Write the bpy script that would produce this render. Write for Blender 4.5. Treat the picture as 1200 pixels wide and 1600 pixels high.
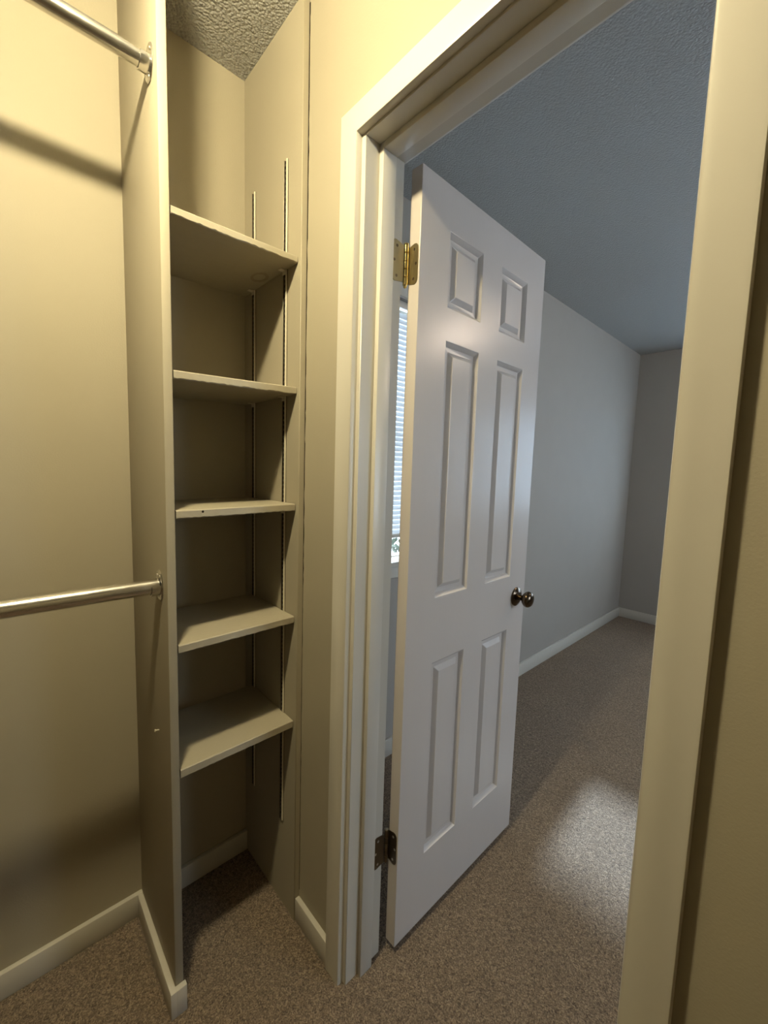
import bpy, bmesh, math, random
from mathutils import Vector, Matrix
random.seed(7)
S = bpy.context.scene
for o in list(bpy.data.objects): bpy.data.objects.remove(o)
COL = S.collection

# ---------------------------------------------------------------- camera
CAM = Vector((1.2917, -0.6059, 1.3300))
YAW, PITCH, ROLL, FPX = 0.7507, 0.0979, 0.0310, 651.74
f = Vector((-math.cos(YAW)*math.cos(PITCH), math.sin(YAW)*math.cos(PITCH), -math.sin(PITCH)))
r = f.cross(Vector((0, 0, 1))).normalized(); u = r.cross(f)
r2 = r*math.cos(ROLL)+u*math.sin(ROLL); u2 = -r*math.sin(ROLL)+u*math.cos(ROLL)
cd = bpy.data.cameras.new('camera'); cam = bpy.data.objects.new('camera', cd); COL.objects.link(cam)
cd.sensor_fit = 'HORIZONTAL'; cd.sensor_width = 36.0; cd.lens = FPX/1200*36.0
cd.clip_start = 0.01; cd.clip_end = 200
M4 = Matrix((r2, u2, -f)).transposed().to_4x4(); M4.translation = CAM
cam.matrix_world = M4
S.camera = cam

# ---------------------------------------------------------------- view, world, sun, window portals
S.view_settings.view_transform = 'Standard'; S.view_settings.look = 'None'
S.view_settings.gamma = 1.0; S.view_settings.use_curve_mapping = False
S.view_settings.exposure = 0.0
LAMP_POS = (0.685, -0.545, 2.285)
LAMP_POWER = 1090.0          # emission strength of the bulb
LAMP_COL = (1.0, 0.865, 0.53)
ROOM_POWER = 130.0; ROOM_COL = (1.0, 0.80, 0.62)   # ceiling light of the bedroom
SKY = 10.0
W = bpy.data.worlds.new('sky'); S.world = W; W.use_nodes = True
bg = W.node_tree.nodes['Background']
bg.inputs[0].default_value = (0.76, 0.88, 1.0, 1); bg.inputs[1].default_value = SKY
sd = bpy.data.lights.new('sun', 'SUN'); sd.energy = 20.0; sd.color = (0.62, 0.80, 1.0); sd.angle = math.radians(1.8)
sun = bpy.data.objects.new('sun', sd); COL.objects.link(sun)
sun.rotation_euler = Vector((0.07, -1.0, -0.368)).to_track_quat('-Z', 'Y').to_euler()

# ---------------------------------------------------------------- dimensions
H = 2.46; WD = 0.115                 # ceiling height, door wall thickness
XL = -0.027                          # bedroom face of the outer wall
YB = 3.781; XR = 3.50                # bedroom far wall, right wall
CX, CY = 2.40, -3.20                 # closet right wall, closet end wall
DV0, DV1, DVX = -0.3403, -0.3212, 0.317   # divider faces and front edge
PT, PX = 0.017, 0.3256               # plywood side panel thickness and front edge
OX0, OX1, OZ = 0.5505, 1.1600, 2.0365   # door opening inside the jambs
W1 = (0.50, 1.50, 0.93, 2.062)       # window beside the door: y0, y1, z0, z1
W2 = (0.47, 2.75, 0.93, 2.06)        # window in the far wall: x0, x1, z0, z1
W3 = (0.90, 2.30, 0.93, 2.06)        # unseen window added in the right wall to light the bedroom: y0, y1, z0, z1

# ---------------------------------------------------------------- materials
def mat(name, col, rough=0.6, metal=0.0, spec=0.5, coat=0.0):
    m = bpy.data.materials.new(name); m.use_nodes = True
    b = m.node_tree.nodes['Principled BSDF']
    b.inputs['Base Color'].default_value = (*col, 1); b.inputs['Roughness'].default_value = rough
    b.inputs['Metallic'].default_value = metal; b.inputs['Specular IOR Level'].default_value = spec
    b.inputs['Coat Weight'].default_value = coat
    return m, m.node_tree, b
def node(t, kind, **kw):
    n = t.nodes.new(kind)
    for k, v in kw.items():
        if k in n.inputs: n.inputs[k].default_value = v
        else: setattr(n, k, v)
    return n
def coords(t, scale=(1, 1, 1)):
    g = t.nodes.new('ShaderNodeNewGeometry')
    mp = t.nodes.new('ShaderNodeMapping'); mp.inputs['Scale'].default_value = scale
    t.links.new(g.outputs['Position'], mp.inputs['Vector'])
    return mp.outputs[0]
def bump(t, b, layers, dist=0.001):
    prev = None
    for h, s in layers:
        n = node(t, 'ShaderNodeBump', Strength=abs(s), Distance=dist, invert=s < 0)
        t.links.new(h, n.inputs['Height'])
        if prev: t.links.new(prev, n.inputs['Normal'])
        prev = n.outputs[0]
    t.links.new(prev, b.inputs['Normal'])
def mixcol(t, fac, a, c):
    m = t.nodes.new('ShaderNodeMix'); m.data_type = 'RGBA'
    t.links.new(fac, m.inputs[0]); m.inputs[6].default_value = (*a, 1); m.inputs[7].default_value = (*c, 1)
    return m.outputs[2]
def paint(name, col, rough, bs, stretch=(1, 1, 1), scale=260, spec=0.4, var=0.03, low=7.0):
    m, t, b = mat(name, col, rough, spec=spec)
    c = coords(t, stretch)
    n = node(t, 'ShaderNodeTexNoise', Scale=scale, Detail=3.0); t.links.new(c, n.inputs['Vector'])
    n2 = node(t, 'ShaderNodeTexNoise', Scale=low, Detail=3.0); t.links.new(c, n2.inputs['Vector'])
    t.links.new(mixcol(t, n2.outputs[0], tuple(x*(1-var) for x in col), tuple(min(1, x*(1+var)) for x in col)), b.inputs['Base Color'])
    bump(t, b, [(n.outputs[0], bs), (n2.outputs[0], bs*0.8)], 0.0012)
    return m
M = {}
M['wall'] = paint('wall_paint', (0.36, 0.320, 0.240), 0.62, 0.22, spec=0.3)
M['bedroom'] = paint('bedroom_wall_paint', (0.335, 0.308, 0.275), 0.7, 0.15, spec=0.3)
M['trim'] = paint('trim_gloss_paint', (0.54, 0.51, 0.45), 0.30, 0.10, (1, 1, .25), 130, 0.5, 0.02)
M['door'] = paint('door_gloss_paint', (0.53, 0.485, 0.455), 0.27, 0.14, (1, 1, .12), 210, 0.5, 0.02, 16)
M['shelf'] = paint('shelf_paint', (0.36, 0.32, 0.24), 0.5, 0.45, (1, .4, 1), 90, 0.4, 0.03, 30)

def carpet():
    m, t, b = mat('carpet', (0.3, 0.22, 0.16), 0.95, spec=0.1)
    c = coords(t)
    v = node(t, 'ShaderNodeTexNoise', Scale=260.0, Detail=4.0, Roughness=0.75); t.links.new(c, v.inputs['Vector'])
    n = node(t, 'ShaderNodeTexNoise', Scale=125.0, Detail=3.0, Roughness=0.7, Distortion=1.2); t.links.new(c, n.inputs['Vector'])
    l = node(t, 'ShaderNodeTexNoise', Scale=5.0, Detail=2.0); t.links.new(c, l.inputs['Vector'])
    a = node(t, 'ShaderNodeMath', operation='ADD'); t.links.new(v.outputs[0], a.inputs[0]); t.links.new(n.outputs[0], a.inputs[1])
    mr = node(t, 'ShaderNodeMapRange'); mr.inputs['From Min'].default_value = 0.80; mr.inputs['From Max'].default_value = 1.22
    t.links.new(a.outputs[0], mr.inputs[0])
    cr = t.nodes.new('ShaderNodeValToRGB'); e = cr.color_ramp.elements
    e[0].color = (0.075, 0.046, 0.027, 1); e[1].color = (0.46, 0.34, 0.225, 1)
    x = e.new(0.5); x.color = (0.225, 0.158, 0.103, 1)
    t.links.new(mr.outputs[0], cr.inputs[0])
    mx = t.nodes.new('ShaderNodeMix'); mx.data_type = 'RGBA'; mx.blend_type = 'MULTIPLY'; mx.inputs[0].default_value = 1
    t.links.new(cr.outputs[0], mx.inputs[6])
    t.links.new(mixcol(t, l.outputs[0], (.86, .86, .86), (1.1, 1.1, 1.1)), mx.inputs[7])
    t.links.new(mx.outputs[2], b.inputs['Base Color'])
    b.inputs['Sheen Weight'].default_value = 0.15
    bump(t, b, [(a.outputs[0], 1.0)], 0.006)
    return m
M['carpet'] = carpet()
def popcorn(name, k):
    m, t, b = mat(name, (0.37, 0.365, 0.345), 0.55, spec=0.5)
    c = coords(t)
    n = node(t, 'ShaderNodeTexNoise', Scale=110.0, Detail=5.0, Roughness=0.7, Distortion=0.3); t.links.new(c, n.inputs['Vector'])
    v = node(t, 'ShaderNodeTexVoronoi', Scale=150.0); t.links.new(c, v.inputs['Vector'])
    bump(t, b, [(n.outputs[0], 0.8*k), (v.outputs['Distance'], -1.0*k)], 0.006)
    return m
M['popcorn'] = popcorn('popcorn_ceiling', 0.85); M['popcorn_fine'] = popcorn('fine_popcorn_ceiling', 0.32)
def metal(name, col, rough, scale=60, var=0.08):
    m, t, b = mat(name, col, rough, 1.0)
    c = coords(t); n = node(t, 'ShaderNodeTexNoise', Scale=float(scale), Detail=4.0); t.links.new(c, n.inputs['Vector'])
    mr = node(t, 'ShaderNodeMapRange'); mr.inputs['To Min'].default_value = rough*(1-var*3); mr.inputs['To Max'].default_value = rough*(1+var*3)
    t.links.new(n.outputs[0], mr.inputs[0]); t.links.new(mr.outputs[0], b.inputs['Roughness'])
    t.links.new(mixcol(t, n.outputs[0], tuple(x*(1-var) for x in col), tuple(min(1, x*(1+var)) for x in col)), b.inputs['Base Color'])
    return m
M['chrome'] = metal('galvanised_chrome', (0.72, 0.70, 0.67), 0.20)
M['brass'] = metal('aged_brass', (0.36, 0.30, 0.17), 0.36, 70, 0.07)
M['polished_brass'] = metal('polished_brass', (0.72, 0.58, 0.26), 0.2)
M['bronze'] = metal('dark_bronze', (0.13, 0.095, 0.065), 0.16)
M['hinge_dark'] = metal('dark_brown_hinge', (0.15, 0.115, 0.075), 0.4, 120, 0.1)
M['steel'] = metal('steel_screw', (0.55, 0.52, 0.46), 0.35)
M['stain'] = paint('ring_stain', (0.29, 0.25, 0.18), 0.5, 0.3)
M['shaded_steel'] = metal('shaded_dark_steel', (0.16, 0.14, 0.11), 0.5)  # rail and rungs of the strips, darkened to read as shaded
M['dark'] = paint('dark_gap', (0.02, 0.015, 0.01), 0.9, 0.05, spec=0.1)
M['bracket'] = paint('painted_bracket', (0.62, 0.57, 0.45), 0.38, 0.3)
m = bpy.data.materials.new('window_glass'); m.use_nodes = True; t = m.node_tree; t.nodes.clear()
out = t.nodes.new('ShaderNodeOutputMaterial'); mx = t.nodes.new('ShaderNodeMixShader'); mx.inputs[0].default_value = 0.06
tr = node(t, 'ShaderNodeBsdfTransparent'); gl = node(t, 'ShaderNodeBsdfGlossy', Roughness=0.02)
nz = node(t, 'ShaderNodeTexNoise', Scale=3.0); t.links.new(mixcol(t, nz.outputs[0], (.95, .97, .98), (.97, .99, 1)), tr.inputs[0])
t.links.new(tr.outputs[0], mx.inputs[1]); t.links.new(gl.outputs[0], mx.inputs[2]); t.links.new(mx.outputs[0], out.inputs[0])
M['glass'] = m
def vinyl(name, trans):
    m = bpy.data.materials.new(name); m.use_nodes = True; t = m.node_tree; t.nodes.clear()
    out = t.nodes.new('ShaderNodeOutputMaterial'); mx = t.nodes.new('ShaderNodeMixShader'); mx.inputs[0].default_value = trans
    d = node(t, 'ShaderNodeBsdfDiffuse'); tr = node(t, 'ShaderNodeBsdfTranslucent')
    nz = node(t, 'ShaderNodeTexNoise', Scale=20.0)
    cc = mixcol(t, nz.outputs[0], (.74, .80, .84), (.80, .84, .88)); t.links.new(cc, d.inputs[0]); t.links.new(cc, tr.inputs[0])
    t.links.new(d.outputs[0], mx.inputs[1]); t.links.new(tr.outputs[0], mx.inputs[2]); t.links.new(mx.outputs[0], out.inputs[0])
    return m
M['blind'] = vinyl('blind_vinyl', 0.062); M['blind_clearer'] = vinyl('clearer_blind_vinyl', 0.30)  # far blinds made more translucent to keep their glow on the door
m, t, b = mat('lamp_glass', (1, 1, 1), 0.4); b.inputs['Emission Color'].default_value = (*LAMP_COL, 1); b.inputs['Emission Strength'].default_value = LAMP_POWER
M['bulb'] = m
m, t, b = mat('frosted_globe', (1, 1, 1), 0.4); b.inputs['Emission Color'].default_value = (*ROOM_COL, 1); b.inputs['Emission Strength'].default_value = ROOM_POWER
M['globe'] = m
M['porcelain'] = paint('porcelain', (0.8, 0.79, 0.76), 0.2, 0.02)
M['ground'] = paint('pale_concrete', (0.72, 0.76, 0.80), 0.9, 0.3, scale=40)
M['leaf'] = paint('shrub_leaf', (0.07, 0.085, 0.06), 0.5, 0.2, scale=60, var=0.4, low=25)
M['twig'] = paint('shrub_twig', (0.12, 0.08, 0.05), 0.8, 0.2)

# ---------------------------------------------------------------- helpers
def box(bm, x0, x1, y0, y1, z0, z1, bev=0.0, seg=2, mi=0):
    ret = bmesh.ops.create_cube(bm, size=1.0)
    vs = ret['verts']
    for v in vs:
        v.co.x = x0 if v.co.x < 0 else x1; v.co.y = y0 if v.co.y < 0 else y1; v.co.z = z0 if v.co.z < 0 else z1
    fs = list({fc for v in vs for fc in v.link_faces})
    for fc in fs: fc.material_index = mi
    if bev > 0:
        es = list({e for v in vs for e in v.link_edges})
        rr = bmesh.ops.bevel(bm, geom=es, offset=bev, segments=seg, affect='EDGES', profile=0.5)
        for fc in rr['faces']: fc.material_index = mi
    return vs
def frame_of(axis):
    a = Vector(axis).normalized()
    x = a.cross(Vector((0, 0, 1)) if abs(a.z) < .9 else Vector((1, 0, 0))).normalized()
    return a, x, a.cross(x)
def lathe(bm, p, axis, prof, n=40, mi=0, sx=1.0, sy=1.0):
    """prof: list of (distance along axis, radius)"""
    a, x, y = frame_of(axis); p = Vector(p); rings = []
    for d_, rad in prof:
        if rad <= 1e-6: rings.append([bm.verts.new(p+a*d_)])
        else: rings.append([bm.verts.new(p+a*d_+x*(rad*sx*math.cos(2*math.pi*k/n))+y*(rad*sy*math.sin(2*math.pi*k/n))) for k in range(n)])
    for A, B in zip(rings, rings[1:]):
        for k in range(n):
            k2 = (k+1) % n
            if len(A) == 1 and len(B) == 1: continue
            if len(A) == 1: fc = bm.faces.new((A[0], B[k], B[k2]))
            elif len(B) == 1: fc = bm.faces.new((A[k], B[0], A[k2]))
            else: fc = bm.faces.new((A[k], B[k], B[k2], A[k2]))
            fc.material_index = mi
def cyl(bm, p0, p1, rad, n=32, mi=0):
    p0, p1 = Vector(p0), Vector(p1); L = (p1-p0).length
    lathe(bm, p0, p1-p0, [(0, 0), (0, rad), (L, rad), (L, 0)], n, mi)
def obj(name, bm, ms, parent=None, smooth=None, loc=None):
    bmesh.ops.recalc_face_normals(bm, faces=bm.faces)
    me = bpy.data.meshes.new(name); bm.to_mesh(me); bm.free()
    if not isinstance(ms, (list, tuple)): ms = [ms]
    for m_ in ms: me.materials.append(m_)
    if smooth is not None:
        for p in me.polygons: p.use_smooth = True
        me.set_sharp_from_angle(angle=math.radians(smooth))
    o = bpy.data.objects.new(name, me); COL.objects.link(o)
    if loc is not None:                       # put the origin at loc, geometry stays
        me.transform(Matrix.Translation(-Vector(loc))); o.location = loc
    if parent:
        o.parent = parent
    return o
def child(name, bm, ms, parent, smooth=None):
    """part built in the parent's local coordinates"""
    return obj(name, bm, ms, parent, smooth)
def wchild(name, bm, ms, parent, smooth=None):
    """part built in world coordinates under a translated, unrotated parent"""
    base = parent.location.copy(); p = parent.parent
    while p: base += p.location; p = p.parent
    bm.transform(Matrix.Translation(-base))
    return obj(name, bm, ms, parent, smooth)
def struct(o, label=None):
    o['kind'] = 'structure'
    if label: o['label'] = label
    return o
def tag(o, label, cat, group=None):
    o['label'] = label; o['category'] = cat
    if group: o['group'] = group
    return o
def BM(): return bmesh.new()

# ---------------------------------------------------------------- structure
bm = BM(); box(bm, -0.16, XR+.1, CY-.1, YB+.1, -0.08, 0.0)
struct(obj('floor', bm, M['carpet']), 'beige speckled cut pile carpet running from the closet into the bedroom')

bm = BM(); box(bm, -0.16, XR+.1, CY-.1, WD/2, H, H+0.08)
struct(obj('ceiling', bm, M['popcorn']), 'popcorn textured closet ceiling above the shelf niche')
bm = BM(); box(bm, -0.16, XR+.1, WD/2, YB+.1, H, H+0.08)
struct(obj('ceiling', bm, M['popcorn_fine']), 'dim bluish bedroom ceiling beyond the doorway')

EX = -0.16
bm = BM(); box(bm, EX, 0.0, CY-.1, 0.065, 0, H)
struct(obj('wall_back', bm, M['wall']), 'beige back wall of the closet behind the rods and shelves')

y0, y1, z0, z1 = W1
bm = BM()
box(bm, EX, XL, 0.065, y0, 0, H); box(bm, EX, XL, y1, YB+.1, 0, H)
box(bm, EX, XL, y0, y1, 0, z0-.03); box(bm, EX, XL, y0, y1, z1, H)
struct(obj('wall_left', bm, M['bedroom']), 'greige bedroom wall with the blind covered window, seen behind the open door')

x0, x1, z0, z1 = W2
bm = BM()
box(bm, XL, x0, YB, YB+.14, 0, H); box(bm, x1, XR+.1, YB, YB+.14, 0, H)
box(bm, x0, x1, YB, YB+.14, 0, z0-.03); box(bm, x0, x1, YB, YB+.14, z1, H)
struct(obj('wall_far', bm, M['bedroom']), 'shaded greige far wall of the bedroom')

bm = BM(); y0, y1, z0, z1 = W3
box(bm, XR, XR+.14, 0.0, y0, 0, H); box(bm, XR, XR+.14, y1, YB, 0, H); box(bm, XR, XR+.14, y0, y1, 0, z0-.03); box(bm, XR, XR+.14, y0, y1, z1, H)
struct(obj('wall_bedroom_right', bm, M['bedroom']), 'greige right wall of the bedroom')

# partition with the doorway; closet face at y = 0, bedroom face at y = WD
bm = BM()
box(bm, 0.0, OX0-.018, 0.0, WD, 0, H); box(bm, OX1+.018, XR, 0.0, WD, 0, H); box(bm, OX0-.018, OX1+.018, 0.0, WD, OZ+.018, H)
struct(obj('wall_door', bm, M['wall']), 'beige closet wall holding the doorway')

bm = BM(); box(bm, CX, CX+.1, CY-.1, 0.0, 0, H)
struct(obj('wall_closet_right', bm, M['wall']), 'beige right wall of the closet')
bm = BM(); box(bm, 0, CX, CY-.1, CY, 0, H)
struct(obj('wall_closet_end', bm, M['wall']), 'beige end wall of the closet')

bm = BM(); box(bm, 0, DVX, DV0, DV1, 0, H, 0.0025, 2)
struct(obj('wall_divider', bm, M['wall'], smooth=40), 'thin beige upright partition between the hanging rods and the shelf niche')

# plywood side panel of the niche and the ragged crack where it meets the wall
bm = BM(); box(bm, 0, PX, -PT, 0, 0, H, 0.0012, 1)
niche = struct(obj('wall_niche', bm, M['wall'], smooth=40), 'beige side panel of the shelf niche carrying the slotted strips')
bm = BM(); prev = None; z = 0.09
rows = []
while z < H-.002:
    wd = 0.0006+0.0020*random.random()**1.5 + (0.0016 if z > 1.9 else (0.0006 if z > 1.45 else 0))
    if z < 1.0: wd *= 0.45
    jx = random.uniform(-.0005, .0006)
    rows.append((z, PX+.0002, PX+max(.0003, wd+jx))); z += random.uniform(.008, .03)
for k in range(len(rows)-1):
    (za, a0, a1), (zb, b0, b1) = rows[k], rows[k+1]
    vs = [bm.verts.new(c) for c in ((a0, -.0012, za), (a1, -.0012, za), (b1, -.0012, zb), (b0, -.0012, zb), (a0, .0003, za), (a1, .0003, za), (b1, .0003, zb), (b0, .0003, zb))]
    for ix in ((0, 1, 2, 3), (1, 5, 6, 2), (4, 0, 3, 7), (3, 2, 6, 7), (0, 4, 5, 1)): bm.faces.new([vs[i] for i in ix])
c = obj('crack', bm, M['dark'], niche); c['label'] = 'dark ragged crack down the edge of the panel'

# ---------------------------------------------------------------- baseboards
def board(name, x0, x1, y0, y1, h, label, bev=.003):
    bm = BM(); box(bm, x0, x1, y0, y1, 0, h, .0018, 2)
    return struct(obj(name, bm, M['trim'], smooth=40), label)
BT, BH = .014, .070
board('baseboard_back', 0, BT, CY, DV0, BH, 'white baseboard along the closet back wall under the rods')
bm = BM(); box(bm, BT, DVX+BT, DV0-BT, DV0, 0, BH, .0018, 2); box(bm, DVX, DVX+BT, DV0-.001, DV1+.004, 0, BH, .0018, 2)
struct(obj('baseboard_divider', bm, M['trim'], smooth=40), 'white baseboard wrapping the foot of the partition')
board('baseboard_niche', 0, BT, DV1, -PT, BH, 'shadowed baseboard at the back of the shelf niche')
board('baseboard_door', PX-.012, 0.4817, -BT, 0, BH, 'short white baseboard between the niche and the door casing')
board('baseboard_closet_right', 1.2135, CX, -BT, 0, BH, 'white baseboard right of the door casing')
board('baseboard_bedroom_left', XL, XL+BT, WD, YB, .085, 'white baseboard along the bedroom wall beyond the door')
board('baseboard_bedroom_far', XL+BT, XR, YB-BT, YB, .085, 'white baseboard along the far bedroom wall')

# ---------------------------------------------------------------- door casing and jamb
CW, CT = .0564, .0165
ci0, ci1, cz = 0.5381, 1.1566, 2.0415
bm = BM()
# one flat mitred casing: inner and outer outlines swept with a small rounded profile
prof = [(0.0, 0.0), (0.0, CT-.005), (.0015, CT-.0015), (.005, CT), (CW-.004, CT), (CW-.001, CT-.0012), (CW, CT-.004), (CW, 0.0)]   # offset from the inner edge, height off the wall
def outline(off):
    return [(ci0-off, 0.0), (ci0-off, cz+off), (ci1+off, cz+off), (ci1+off, 0.0)]
rings = [[bm.verts.new((x, -hh, z)) for x, z in outline(off)] for off, hh in prof]
for A, B in zip(rings, rings[1:]):
    for k in range(3): bm.faces.new((A[k], A[k+1], B[k+1], B[k]))
for k in (0, 3): bm.faces.new([R_[k] for R_ in rings])
for k in range(3): bm.faces.new((rings[0][k], rings[0][k+1], rings[-1][k+1], rings[-1][k]))
struct(obj('trim_1', bm, M['trim'], smooth=35), 'cream flat mitred casing around the doorway on the closet side')
bm = BM()
rings = [[bm.verts.new((x, WD+hh*.75, z)) for x, z in outline(off)] for off, hh in prof]
for A, B in zip(rings, rings[1:]):
    for k in range(3): bm.faces.new((A[k], A[k+1], B[k+1], B[k]))
for k in (0, 3): bm.faces.new([R_[k] for R_ in rings])
for k in range(3): bm.faces.new((rings[0][k], rings[0][k+1], rings[-1][k+1], rings[-1][k]))
struct(obj('trim_2', bm, M['trim'], smooth=35), 'casing around the doorway on the bedroom side')
# jamb boards with the stop strip
bm = BM()
box(bm, OX0-.018, OX0, 0, WD+.002, 0, OZ+.018, .001, 1); box(bm, OX1, OX1+.018, 0, WD+.002, 0, OZ+.018, .001, 1)
box(bm, OX0, OX1, 0, WD+.002, OZ, OZ+.018, .001, 1)
jamb = struct(obj('trim_3', bm, M['trim'], smooth=40), 'white painted jamb lining the doorway')
bm = BM(); s0, s1, st = .039, .079, .0135
box(bm, OX0, OX0+st, s0, s1, 0, OZ, .002, 2); box(bm, OX1-st, OX1, s0, s1, 0, OZ, .002, 2)
box(bm, OX0+st, OX1-st, s0, s1, OZ-st, OZ, .002, 2)
obj('door_stop', bm, M['trim'], jamb, smooth=40)

# ---------------------------------------------------------------- six panel door (local X along the door, local -Y out of the seen face)
TH = -0.0098; DW, DT, DZ0, DZ1 = 0.609, 0.0345, 0.0232, 2.0345
PXY = (0.5502, 0.1419)
door_w = Matrix.Rotation(math.atan2(math.cos(TH), math.sin(TH)), 4, 'Z')
us = [(.111, .2575), (.3535, .5025)]
zs = [(.234, .807), (.992, 1.666), (1.748, 1.929)]
bm = BM()
def door_face(yf, sgn):
    """panelled face at local y = yf, recesses go towards +sgn*y"""
    ux = [0, us[0][0], us[0][1], us[1][0], us[1][1], DW]
    zx = [DZ0, zs[0][0], zs[0][1], zs[1][0], zs[1][1], zs[2][0], zs[2][1], DZ1]
    g = [[bm.verts.new((a, yf, c_)) for c_ in zx] for a in ux]
    for i in range(5):
        for j in range(6+1):
            if i in (1, 3) and j in (1, 3, 5):
                a0, a1, c0, c1 = ux[i], ux[i+1], zx[j], zx[j+1]
                prev = [g[i][j], g[i+1][j], g[i+1][j+1], g[i][j+1]]
                for ins, dep in ((.0012, .0020), (.0040, .0042), (.0100, .0115), (.0220, .0120), (.0340, .0030), (.0352, .0026)):
                    cur = [bm.verts.new((x, yf+sgn*dep, z_)) for x, z_ in ((a0+ins, c0+ins), (a1-ins, c0+ins), (a1-ins, c1-ins), (a0+ins, c1-ins))]
                    for k in range(4): bm.faces.new((prev[k], prev[(k+1) % 4], cur[(k+1) % 4], cur[k]))
                    prev = cur
                bm.faces.new(prev)
            else:
                bm.faces.new((g[i][j], g[i+1][j], g[i+1][j+1], g[i][j+1]))
    return g
ga = door_face(-DT, 1); gb = door_face(0.0, -1)
for j in range(7):
    bm.faces.new((ga[0][j], ga[0][j+1], gb[0][j+1], gb[0][j])); bm.faces.new((ga[5][j], ga[5][j+1], gb[5][j+1], gb[5][j]))
for i in range(5):
    bm.faces.new((ga[i][0], ga[i+1][0], gb[i+1][0], gb[i][0])); bm.faces.new((ga[i][7], ga[i+1][7], gb[i+1][7], gb[i][7]))
door = struct(obj('door_1', bm, M['door']), 'white six panel door standing open into the bedroom')
for p in door.data.polygons: p.use_smooth = True
door.data.set_sharp_from_angle(angle=math.radians(16))
door.location = (*PXY, 0); door.rotation_euler = (0, 0, math.atan2(math.cos(TH), math.sin(TH)))
bvm = door.modifiers.new('soft_edges', 'BEVEL'); bvm.width = .0013; bvm.segments = 2; bvm.limit_method = 'ANGLE'; bvm.angle_limit = math.radians(50)
# hinges. pin at local (-0.004, +0.004): door leaf lies on the hinge edge, frame leaf on the rebate
Di = Matrix.Translation((*PXY, 0)) @ door_w; Dinv = Di.inverted()
def plate(bm, P0, along, up, out, w, h, notch):
    """leaf with clipped corners; three screw holes as dark countersunk heads, material 1"""
    along, up, out = Vector(along), Vector(up), Vector(out); P0 = Vector(P0)
    rr = .012
    pts = [(0, notch), (w-rr, 0)] + [(w-rr+rr*math.sin(a), rr-rr*math.cos(a)) for a in [math.pi/2*k/5 for k in range(1, 6)]]
    pts += [(w-rr+rr*math.cos(a), h-rr+rr*math.sin(a)) for a in [math.pi/2*k/5 for k in range(0, 6)]] + [(0, h-notch)]
    lo = [bm.verts.new(P0+along*a+up*c) for a, c in pts]; hi = [bm.verts.new(P0+along*a+up*c+out*.0018) for a, c in pts]
    bm.faces.new(lo); bm.faces.new(hi)
    for k in range(len(pts)): bm.faces.new((lo[k], lo[(k+1) % len(pts)], hi[(k+1) % len(pts)], hi[k]))
def screws(bm, P0, along, up, out, w, h):
    along, up, out = Vector(along), Vector(up), Vector(out); P0 = Vector(P0)
    for a, c in ((.58*w, .14*h), (.80*w, .5*h), (.58*w, .86*h)):
        lathe(bm, P0+along*a+up*c+out*.0018, out, [(0, .0034), (.0006, .0030), (.0003, .0012), (.0003, 0)], 16)
for zc, mt, sc, lab in ((1.8185, 'brass', 'hinge_dark', 'shiny brass upper hinge with round cornered leaves'), (.3115, 'hinge_dark', 'steel', 'dark brown lower hinge')):
    hh = .092; px_, py_ = PXY[0]-.0010, PXY[1]-.0095
    bm = BM()      # knuckles and pin, world coordinates, mapped into the door's frame
    for k in range(5):
        za = zc-hh/2+hh*k/5+.0006; zb = zc-hh/2+hh*(k+1)/5-.0006
        lathe(bm, (px_, py_, za), (0, 0, 1), [(0, 0), (0, .0052), (.0008, .0062), (zb-za-.0008, .0062), (zb-za, .0052), (zb-za, 0)], 24)
    lathe(bm, (px_, py_, zc-hh/2-.007), (0, 0, 1), [(0, 0), (.0015, .003), (.004, .0042), (.007, .005), (.0072, .0028), (hh+.007, .0028), (hh+.0072, .0060), (hh+.0095, .0060), (hh+.0105, .003), (hh+.0107, 0)], 24)
    bm.transform(Dinv)
    hg = child('hinge', bm, M['polished_brass'] if mt == 'brass' else M[mt], door, 40); hg['label'] = lab
    bm = BM(); n_e = Di.to_3x3() @ Vector((0, -1, 0)); o_e = Di.to_3x3() @ Vector((-1, 0, 0))
    P = Vector((PXY[0]-.0005, PXY[1]+.0003, zc-hh/2)); plate(bm, P, n_e, (0, 0, 1), o_e, .0310, hh, .005); bm.transform(Dinv)
    child('door_leaf', bm, M[mt], hg)
    bm = BM(); screws(bm, P, n_e, (0, 0, 1), o_e, .0310, hh); bm.transform(Dinv); child('screw', bm, M[sc], hg, 30)
    bm = BM(); P = Vector((OX0-.0004, py_-.0105, zc-hh/2)); plate(bm, P, (0, -1, 0), (0, 0, 1), (1, 0, 0), .037, hh, .005); bm.transform(Dinv)
    child('frame_leaf', bm, M[mt], hg)
    bm = BM(); screws(bm, P, (0, -1, 0), (0, 0, 1), (1, 0, 0), .037, hh); bm.transform(Dinv); child('screw', bm, M[sc], hg, 30)
# knobs on both faces
for sgn, y_ in ((-1, -DT), (1, 0.0)):
    bm = BM(); P = (.5515, y_, .913)
    lathe(bm, P, (0, sgn, 0), [(.010, .0105), (.024, .0095), (.028, .0125), (.031, .019), (.036, .0245), (.043, .0272), (.050, .0262), (.056, .0215), (.0595, .0135), (.0605, 0)], 48)
    kn = child('door_knob', bm, M['bronze'], door, 60)
    if sgn < 0: kn['label'] = 'dark bronze knob on the seen face'
    bm = BM(); lathe(bm, P, (0, sgn, 0), [(0, 0), (0, .0325), (.003, .0325), (.0055, .030), (.008, .023), (.0105, .0205), (.0115, .012), (.012, 0)], 48)
    child('rose', bm, M['bronze'], kn, 40)
bm = BM(); box(bm, DW-.0008, DW+.0012, -DT/2-.0125, -DT/2+.0125, .885, .941, .0006, 1)
child('latch_plate', bm, M['bronze'], door)

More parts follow.
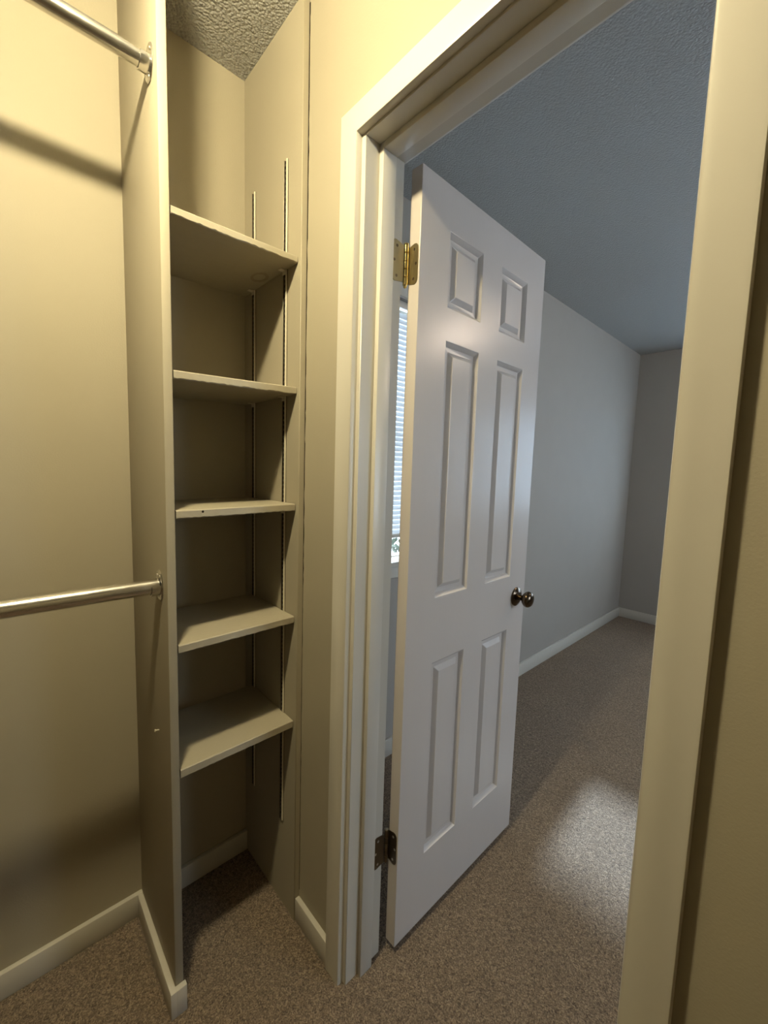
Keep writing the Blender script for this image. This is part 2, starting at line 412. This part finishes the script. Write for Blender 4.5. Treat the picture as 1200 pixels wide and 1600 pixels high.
# ---------------------------------------------------------------- shelves
def rough_board(bm, x0, x1, ya, yb, zl, zr, th, nicks=0):
    """a painted board between two walls, front edge slightly uneven, top at zl (divider side) .. zr (panel side)"""
    n = 46
    def ring(k):
        t_ = k/n; y = ya+(yb-ya)*t_; zt = zl+(zr-zl)*t_
        w1 = random.uniform(-.0006, .0006); w2 = random.uniform(-.0012, .0009); c = .0022
        return [bm.verts.new(v) for v in ((x0, y, zt), (x1-c, y, zt), (x1+w1*.6, y, zt-c), (x1+w2*.6, y, zt-th+c+w2), (x1-c, y, zt-th+w2*.4), (x0, y, zt-th))]
    prev = ring(0); bm.faces.new(prev)
    for k in range(1, n+1):
        cur = ring(k)
        for i in range(6): bm.faces.new((prev[i], prev[(i+1) % 6], cur[(i+1) % 6], cur[i]))
        prev = cur
    bm.faces.new(prev)
SH = [(1.8610, 1.8660, .0165, 'topmost beige shelf of the niche, seen from below, at its brightest front edge'),
      (1.5310, 1.5410, .0180, 'second beige shelf from the top, with a lumpy painted front edge'),
      (1.2290, 1.2350, .0190, 'middle beige shelf with a small dark nick in its front edge'),
      (.9200, .9240, .0195, 'fourth beige shelf from the top, its top surface half in shadow'),
      (.6170, .6200, .0215, 'lowest beige shelf of the niche, nearest the carpet')]
for k, (zl, zr, th, lab) in enumerate(SH):
    bm = BM(); rough_board(bm, (.004, .014, .03, .05, .055)[k], .312, DV1+.0035, -PT-.0022, zl, zr, th)
    s = obj('shelf', bm, M['shelf'], smooth=35, loc=(.16, -.17, zl-th)); tag(s, lab, 'shelf', 'painted shelves in the niche')
    if k == 0:
        bm = BM(); n = 28; zz = zl+(zr-zl)*.88-th-.0006
        a_ = [[bm.verts.new((.165+q*.034*math.cos(6.2832*i/n)*(1+.06*math.sin(3*i)), -.050+q*.021*math.sin(6.2832*i/n), zz+dz)) for i in range(n)] for q, dz in ((1, 0), (.66, 0), (.66, .0008), (1, .0008))]
        for i in range(n):
            for q in range(4): bm.faces.new((a_[q][i], a_[q][(i+1) % n], a_[(q+1) % 4][(i+1) % n], a_[(q+1) % 4][i]))
        c = wchild('stain', bm, M['stain'], s); c['label'] = 'faint ring shaped stain on the underside'
    if k == 2:
        bm = BM(); lathe(bm, (.3112, -.2605, 1.2245), (1, 0, 0), [(0, 0), (0, .0026), (.0012, .0030), (.0013, .0)], 7)
        c = wchild('nick', bm, M['dark'], s); c['label'] = 'small dark nick'
# slotted strips, with side shading put into the rail colours
def strip(x, z0, z1, lab):
    bm = BM(); w = .0155; y0 = -PT
    box(bm, x-w/2, x+w/2, y0-.0012, y0, z0, z1, mi=1)  # dark backing puts shade into the slots
    for sx in (-1, 1):
        xa, xb = sorted((x+sx*w/2, x+sx*(w/2-(.0042 if sx > 0 else .0018))))
        box(bm, xa, xb, y0-.0052, y0-.0008, z0, z1, .0007, 1, mi=0 if sx > 0 else 2)  # one rail light, the other dark: light and shade as colour
    z = z0
    while z < z1-.004:
        box(bm, x-w/2+.003, x+w/2-.003, y0-.0042, y0-.0008, z, min(z+.0045, z1), mi=2); z += .0127
    o = obj('shelf_strip', bm, [M['bracket'], M['dark'], M['shaded_steel']], smooth=30, loc=(x, y0, z0))
    return tag(o, lab, 'shelf support', 'slotted shelf strips on the niche side panel')
XF, XB = .252, .068
strip(XF, .277, 2.122, 'front vertical slotted metal shelf strip, nearer the door casing')
strip(XB, .277, 2.122, 'rear vertical slotted metal shelf strip, deep in the niche corner')
names = ['topmost', 'second', 'middle', 'fourth', 'lowest']
first = None
for k, (zl, zr, th, _) in enumerate(SH):
    for xx, wh in ((XF, 'front'), (XB, 'rear')):
        if first is None:
            bm = BM(); y0 = -PT-.0052
            box(bm, xx-.0085, xx+.0085, y0-.0015, y0, -.012, 0, .0005, 1); box(bm, xx-.0075, xx+.0075, y0-.015, y0, -.0030, -.0006, .0008, 1)
            bm.transform(Matrix.Translation((-xx, 0, 0)))
            o = first = obj('shelf_clip', bm, M['bracket'], smooth=40)
        else:
            o = first.copy(); COL.objects.link(o)
        o.location = (xx, 0, zr-th-.0002)
        tag(o, 'small painted metal clip on the %s strip holding up the %s shelf' % (wh, names[k]), 'shelf clip', 'shelf clips')

# ---------------------------------------------------------------- hanging rods
def rod(x, z, zend, yend, rad, lab):
    t_ = obj_root = bpy.data.objects.new('closet_rod', None); COL.objects.link(t_); t_.location = (x, DV0, z)
    tag(t_, lab, 'closet rod', 'chrome hanging rods')
    base = Vector((x, DV0, z)); d = Vector((0, yend-DV0, zend-z)); dn = d.normalized()
    bm = BM(); lathe(bm, base+dn*.004, d, [(0, 0), (0, rad*.95), (1.15, rad*.95), (1.15, rad), (d.length-.004, rad), (d.length-.004, 0)], 48)
    wchild('tube', bm, M['chrome'], t_, 40)
    bm = BM()
    # round plate against the partition, raised rim, open cup under the rod end, tab below
    lathe(bm, base+Vector((0, 0, .002)), (0, -1, 0), [(0, 0), (0, .0305), (.0012, .032), (.0030, .0305), (.0034, .028), (.0026, .024), (.0024, 0)], 48, sx=.86, sy=1.1)
    n = 22; R1, R2, L = rad+.0012, rad+.0034, .021
    rg = []
    for k in range(n+1):
        a = math.pi*(.93+1.14*k/n)
        c_, s_ = math.cos(a), math.sin(a)
        rg.append([bm.verts.new(base+Vector((R_*c_, -yy, R_*s_))) for R_, yy in ((R1, .002), (R2, .002), (R2, L), (R1, L))])
    for A, B in zip(rg, rg[1:]):
        for i in range(4): bm.faces.new((A[i], A[(i+1) % 4], B[(i+1) % 4], B[i]))
    bm.faces.new(rg[0]); bm.faces.new(rg[-1])
    fl = wchild('end_bracket', bm, M['chrome'], t_, 35)
    for sx, sz in ((-.6, .021), (.6, .021), (0, -.025)):
        bm = BM(); lathe(bm, base+Vector((sx*.016, -.0024, sz+.002)), (0, -1, 0), [(0, .0036), (.0012, .0032), (.0018, .0015), (.0014, 0)], 16)
        wchild('screw', bm, M['steel'], fl, 40)
    bm = BM(); lathe(bm, Vector((x, yend, zend)), (0, 1, 0), [(0, 0), (0, .029), (.002, .030), (.003, .027), (.003, rad+.004), (.02, rad+.004), (.02, rad+.001), (.004, rad+.001)], 40)
    wchild('end_bracket', bm, M['chrome'], t_, 35)
rod(.271, 2.134, 2.110, CY, .0160, 'upper bright metal hanging rod at the top left, above its shadow')
rod(.262, 1.053, 1.040, CY, .0185, 'lower bright metal hanging rod at waist height left of the shelf niche')
bm = BM(); P = Vector((.226, DV0, .684))
lathe(bm, P, (.1, -1, .25), [(-.002, .0016), (.008, .0016), (.0085, .0032), (.0100, .0030), (.0103, 0)], 14)
tag(obj('nail', bm, M['bracket'], smooth=40, loc=P), 'small painted over nail sticking out low on the partition face', 'nail')

# ---------------------------------------------------------------- closet ceiling light (its bulb lights the closet)
L = Vector(LAMP_POS)
cl = bpy.data.objects.new('ceiling_light', None); COL.objects.link(cl); cl.location = (L.x, L.y, H)
tag(cl, 'low disc shaped bulb in a white porcelain holder on the closet ceiling', 'light')
bm = BM(); lathe(bm, (L.x, L.y, H), (0, 0, -1), [(0, 0), (0, .055), (.012, .055), (.022, .040), (.040, .028), (.135, .024), (.136, 0)], 40); wchild('lampholder', bm, M['porcelain'], cl, 40)
bm = BM(); bmesh.ops.create_uvsphere(bm, u_segments=32, v_segments=20, radius=1.0)
bmesh.ops.scale(bm, vec=(.040, .048, .021), verts=bm.verts)  # bulb flattened so less light goes sideways onto the upper walls
bm.transform(Matrix.Translation(L)); wchild('bulb', bm, M['bulb'], cl, 60)

# bedroom ceiling light: its warm glow shows in the door's gloss and throws the knob's shadow
L = Vector((1.87, 1.98, 2.34))
cl = bpy.data.objects.new('ceiling_light', None); COL.objects.link(cl); cl.location = (L.x, L.y, H)
tag(cl, 'round frosted ceiling light in the middle of the bedroom', 'light')
bm = BM(); lathe(bm, (L.x, L.y, H), (0, 0, -1), [(0, 0), (0, .09), (.010, .09), (.025, .075), (.030, .045), (.062, .035), (.062, 0)], 40); wchild('ceiling_plate', bm, M['porcelain'], cl, 40)
bm = BM(); bmesh.ops.create_uvsphere(bm, u_segments=32, v_segments=20, radius=.06)
bm.transform(Matrix.Translation(L)); wchild('glass_globe', bm, M['globe'], cl, 60)

# ---------------------------------------------------------------- windows
def portal(name, loc, rot, sx, sy):
    ld = bpy.data.lights.new(name, 'AREA'); ld.shape = 'RECTANGLE'; ld.size = sx; ld.size_y = sy
    ld.cycles.is_portal = True
    o = bpy.data.objects.new(name, ld); COL.objects.link(o); o.location = loc; o.rotation_euler = rot
y0, y1, z0, z1 = W1
win = bpy.data.objects.new('window_1', None); COL.objects.link(win); win.location = (-.12, (y0+y1)/2, z0)
struct(win, 'white framed bedroom window seen through the gap beside the door')
bm = BM(); fx0, fx1 = -.135, -.09
box(bm, fx0, fx1, y0, y0+.035, z0, z1); box(bm, fx0, fx1, y1-.035, y1, z0, z1); box(bm, fx0, fx1, y0+.035, y1-.035, z0-.03, z0+.004); box(bm, fx0, fx1, y0+.035, y1-.035, z1-.035, z1)
box(bm, fx0, fx1-.01, y0+.035, y1-.035, 1.48, 1.51)
wchild('window_frame', bm, M['trim'], win)
bm = BM(); box(bm, -.118, -.114, y0+.03, y1-.03, z0, z1-.03); wchild('window_glass', bm, M['glass'], win)
bm = BM(); box(bm, -.10, XL+.030, y0-.07, y1+.07, z0-.022, z0, .003, 2); wchild('window_sill', bm, M['trim'], win, 40)
bm = BM(); box(bm, XL, XL+.014, y0-.05, y1+.05, .853, z0-.022, .002, 1)
box(bm, XL, XL+.014, y0-.055, y0, z0, z1, .002, 1); box(bm, XL, XL+.014, y1, y1+.055, z0, z1, .002, 1); box(bm, XL, XL+.014, y0-.055, y1+.055, z1, z1+.055, .002, 1)
wchild('window_casing', bm, M['trim'], win, 40)
portal('window_portal', (-.20, (y0+y1)/2, (z0+z1)/2), (0, -math.pi/2, 0), z1-z0, y1-y0)

x0, x1, z0, z1 = W2
w2 = bpy.data.objects.new('window_2', None); COL.objects.link(w2); w2.location = ((x0+x1)/2, YB+.1, z0)
struct(w2, 'bedroom window in the far wall')
bm = BM(); fy0, fy1 = YB+.07, YB+.12
box(bm, x0, x0+.035, fy0, fy1, z0, z1); box(bm, x1-.035, x1, fy0, fy1, z0, z1); box(bm, x0+.035, x1-.035, fy0, fy1, z0-.03, z0+.01); box(bm, x0+.035, x1-.035, fy0, fy1, z1-.035, z1)
box(bm, .84, .90, fy0-.02, fy1, z0, z1-.035); box(bm, x0+.035, .84, fy0, fy1-.01, 1.48, 1.51); box(bm, .90, x1-.035, fy0, fy1-.01, 1.48, 1.51); wchild('window_frame', bm, M['trim'], w2)
bm = BM(); box(bm, x0+.03, x1-.03, YB+.093, YB+.097, z0, z1-.03); wchild('window_glass', bm, M['glass'], w2)
bm = BM(); box(bm, x0-.07, x1+.07, YB-.03, YB+.08, z0-.022, z0, .003, 2); wchild('window_sill', bm, M['trim'], w2, 40)
portal('window_portal', ((x0+x1)/2, YB+.18, (z0+z1)/2), (-math.pi/2, 0, 0), x1-x0, z1-z0)

y0, y1, z0, z1 = W3  # added window, out of view, as extra daylight for the bedroom
w3 = bpy.data.objects.new('window_added', None); COL.objects.link(w3); w3.location = (XR+.1, (y0+y1)/2, z0)
struct(w3, 'unseen window added in the right wall to light the bedroom')
bm = BM(); fx0, fx1 = XR+.07, XR+.12
box(bm, fx0, fx1, y0, y0+.035, z0, z1); box(bm, fx0, fx1, y1-.035, y1, z0, z1); box(bm, fx0, fx1, y0+.035, y1-.035, z0-.03, z0+.01); box(bm, fx0, fx1, y0+.035, y1-.035, z1-.035, z1)
box(bm, fx0, fx1-.01, y0+.035, y1-.035, 1.48, 1.51); wchild('window_frame', bm, M['trim'], w3)
bm = BM(); box(bm, XR+.093, XR+.097, y0+.03, y1-.03, z0, z1-.03); wchild('window_glass', bm, M['glass'], w3)
bm = BM(); box(bm, XR-.03, XR+.08, y0-.07, y1+.07, z0-.022, z0, .003, 2); wchild('window_sill', bm, M['trim'], w3, 40)
portal('window_portal', (XR+.18, (y0+y1)/2, (z0+z1)/2), (0, math.pi/2, 0), z1-z0, y1-y0)

# blind hanging in the first window
y0, y1, z0, z1 = W1
bx = -.058; blind = bpy.data.objects.new('window_blind', None); COL.objects.link(blind); blind.location = (bx, (y0+y1)/2, z1)
tag(blind, 'pale backlit mini blind in the window seen through the gap beside the door', 'window blind')
bm = BM(); box(bm, bx-.014, bx+.014, y0+.006, y1-.006, z1-.030, z1-.001, .002, 2); wchild('head_rail', bm, M['trim'], blind, 40)
ZB = z0+.098
bm = BM(); box(bm, bx-.012, bx+.012, y0+.008, y1-.008, ZB, ZB+.018, .004, 2); wchild('bottom_rail', bm, M['trim'], blind, 40)
bm = BM(); z = ZB+.030
while z < z1-.036:
    n = 6; pts = []
    for k in range(n+1):
        s_ = (k/n-.5); a = math.radians(78); cx_ = s_*.025; bow = .0022*(1-4*s_*s_)
        pts.append((bx+cx_*math.cos(a)+bow*math.sin(a), z-cx_*math.sin(a)+bow*math.cos(a)))
    A = [[bm.verts.new((px_, yy, pz_)) for px_, pz_ in pts] for yy in (y0+.008, y1-.008)]
    for k in range(n): bm.faces.new((A[0][k], A[0][k+1], A[1][k+1], A[1][k]))
    z += .0220
wchild('slats', bm, M['blind'], blind, 60)
bm = BM()
for yy in (y0+.12, (y0+y1)/2, y1-.12):
    for dx in (-.0135, .0135): cyl(bm, (bx+dx, yy, ZB+.01), (bx+dx, yy, z1-.02), .0007, 6)
wchild('ladder_cord', bm, M['trim'], blind)

# unseen far blinds: narrow one raised to shape the carpet's sun patch, wide one down
for x0, x1, ZB, lab in ((.49, .845, W2[2]+.20, 'unseen narrow mini blind in the far bedroom window, raised to shape the light patch on the carpet'),
                        (.895, 2.73, W2[2]+.004, 'wide closed mini blind in the far bedroom window, reflected in the open door')):
    z0, z1 = W2[2:]
    by = YB+.035; bl2 = bpy.data.objects.new('window_blind', None); COL.objects.link(bl2); bl2.location = ((x0+x1)/2, by, z1)
    tag(bl2, lab, 'window blind')
    bm = BM(); box(bm, x0, x1, by-.014, by+.014, z1-.030, z1-.001, .002, 2); wchild('head_rail', bm, M['trim'], bl2, 40)
    bm = BM(); box(bm, x0, x1, by-.012, by+.012, ZB, ZB+.018, .004, 2); wchild('bottom_rail', bm, M['trim'], bl2, 40)
    bm = BM(); z = ZB+.030
    while z < z1-.036:
        n = 4; pts = []
        for k in range(n+1):
            s_ = (k/n-.5); a = math.radians(78); cx_ = s_*.025; bow = .0022*(1-4*s_*s_)
            pts.append((by-cx_*math.cos(a)-bow*math.sin(a), z-cx_*math.sin(a)+bow*math.cos(a)))
        A = [[bm.verts.new((xx, py_, pz_)) for py_, pz_ in pts] for xx in (x0, x1)]
        for k in range(n): bm.faces.new((A[0][k], A[0][k+1], A[1][k+1], A[1][k]))
        z += .0220
    wchild('slats', bm, M['blind_clearer'], bl2, 60)

# ---------------------------------------------------------------- outside
bm = BM(); box(bm, -40, -.16, -25, 30, -.45, -.35); box(bm, -.16, 20, YB+.14, 30, -.45, -.35); box(bm, XR+.14, 20, -25, YB+.14, -.45, -.35)
struct(obj('ground', bm, M['ground']), 'bright pale ground outside the window')
t_ = bpy.data.objects.new('shrub', None); COL.objects.link(t_); t_.location = (-.85, 1.50, -.35)
tag(t_, 'leafy shrub just outside below the window', 'shrub')
bm = BM(); rnd = random.Random(3)
for k in range(26):
    a = rnd.uniform(0, 6.28); tip = Vector((-.85+.32*math.cos(a)*rnd.random(), 1.50+.55*math.sin(a)*rnd.random(), rnd.uniform(.3, .74)))
    cyl(bm, (-.85+rnd.uniform(-.04, .04), 1.50+rnd.uniform(-.06, .06), -.35), tip, .006, 6)
wchild('stems', bm, M['twig'], t_)
bm = BM()
for k in range(1500):
    th_, ph = rnd.uniform(0, 6.28), math.acos(rnd.uniform(-1, 1)); R_ = rnd.uniform(.75, 1)
    c = Vector((-.85+.36*R_*math.sin(ph)*math.cos(th_), 1.50+.62*R_*math.sin(ph)*math.sin(th_), .36+.50*R_*math.cos(ph)))
    a1 = Vector((rnd.uniform(-1, 1), rnd.uniform(-1, 1), rnd.uniform(-1, 1))).normalized(); a2 = a1.orthogonal().normalized(); s_ = rnd.uniform(.02, .035)
    vs = [bm.verts.new(c+a1*s_), bm.verts.new(c+a2*s_*.5), bm.verts.new(c-a1*s_), bm.verts.new(c-a2*s_*.5)]; bm.faces.new(vs)
wchild('leaves', bm, M['leaf'], t_)
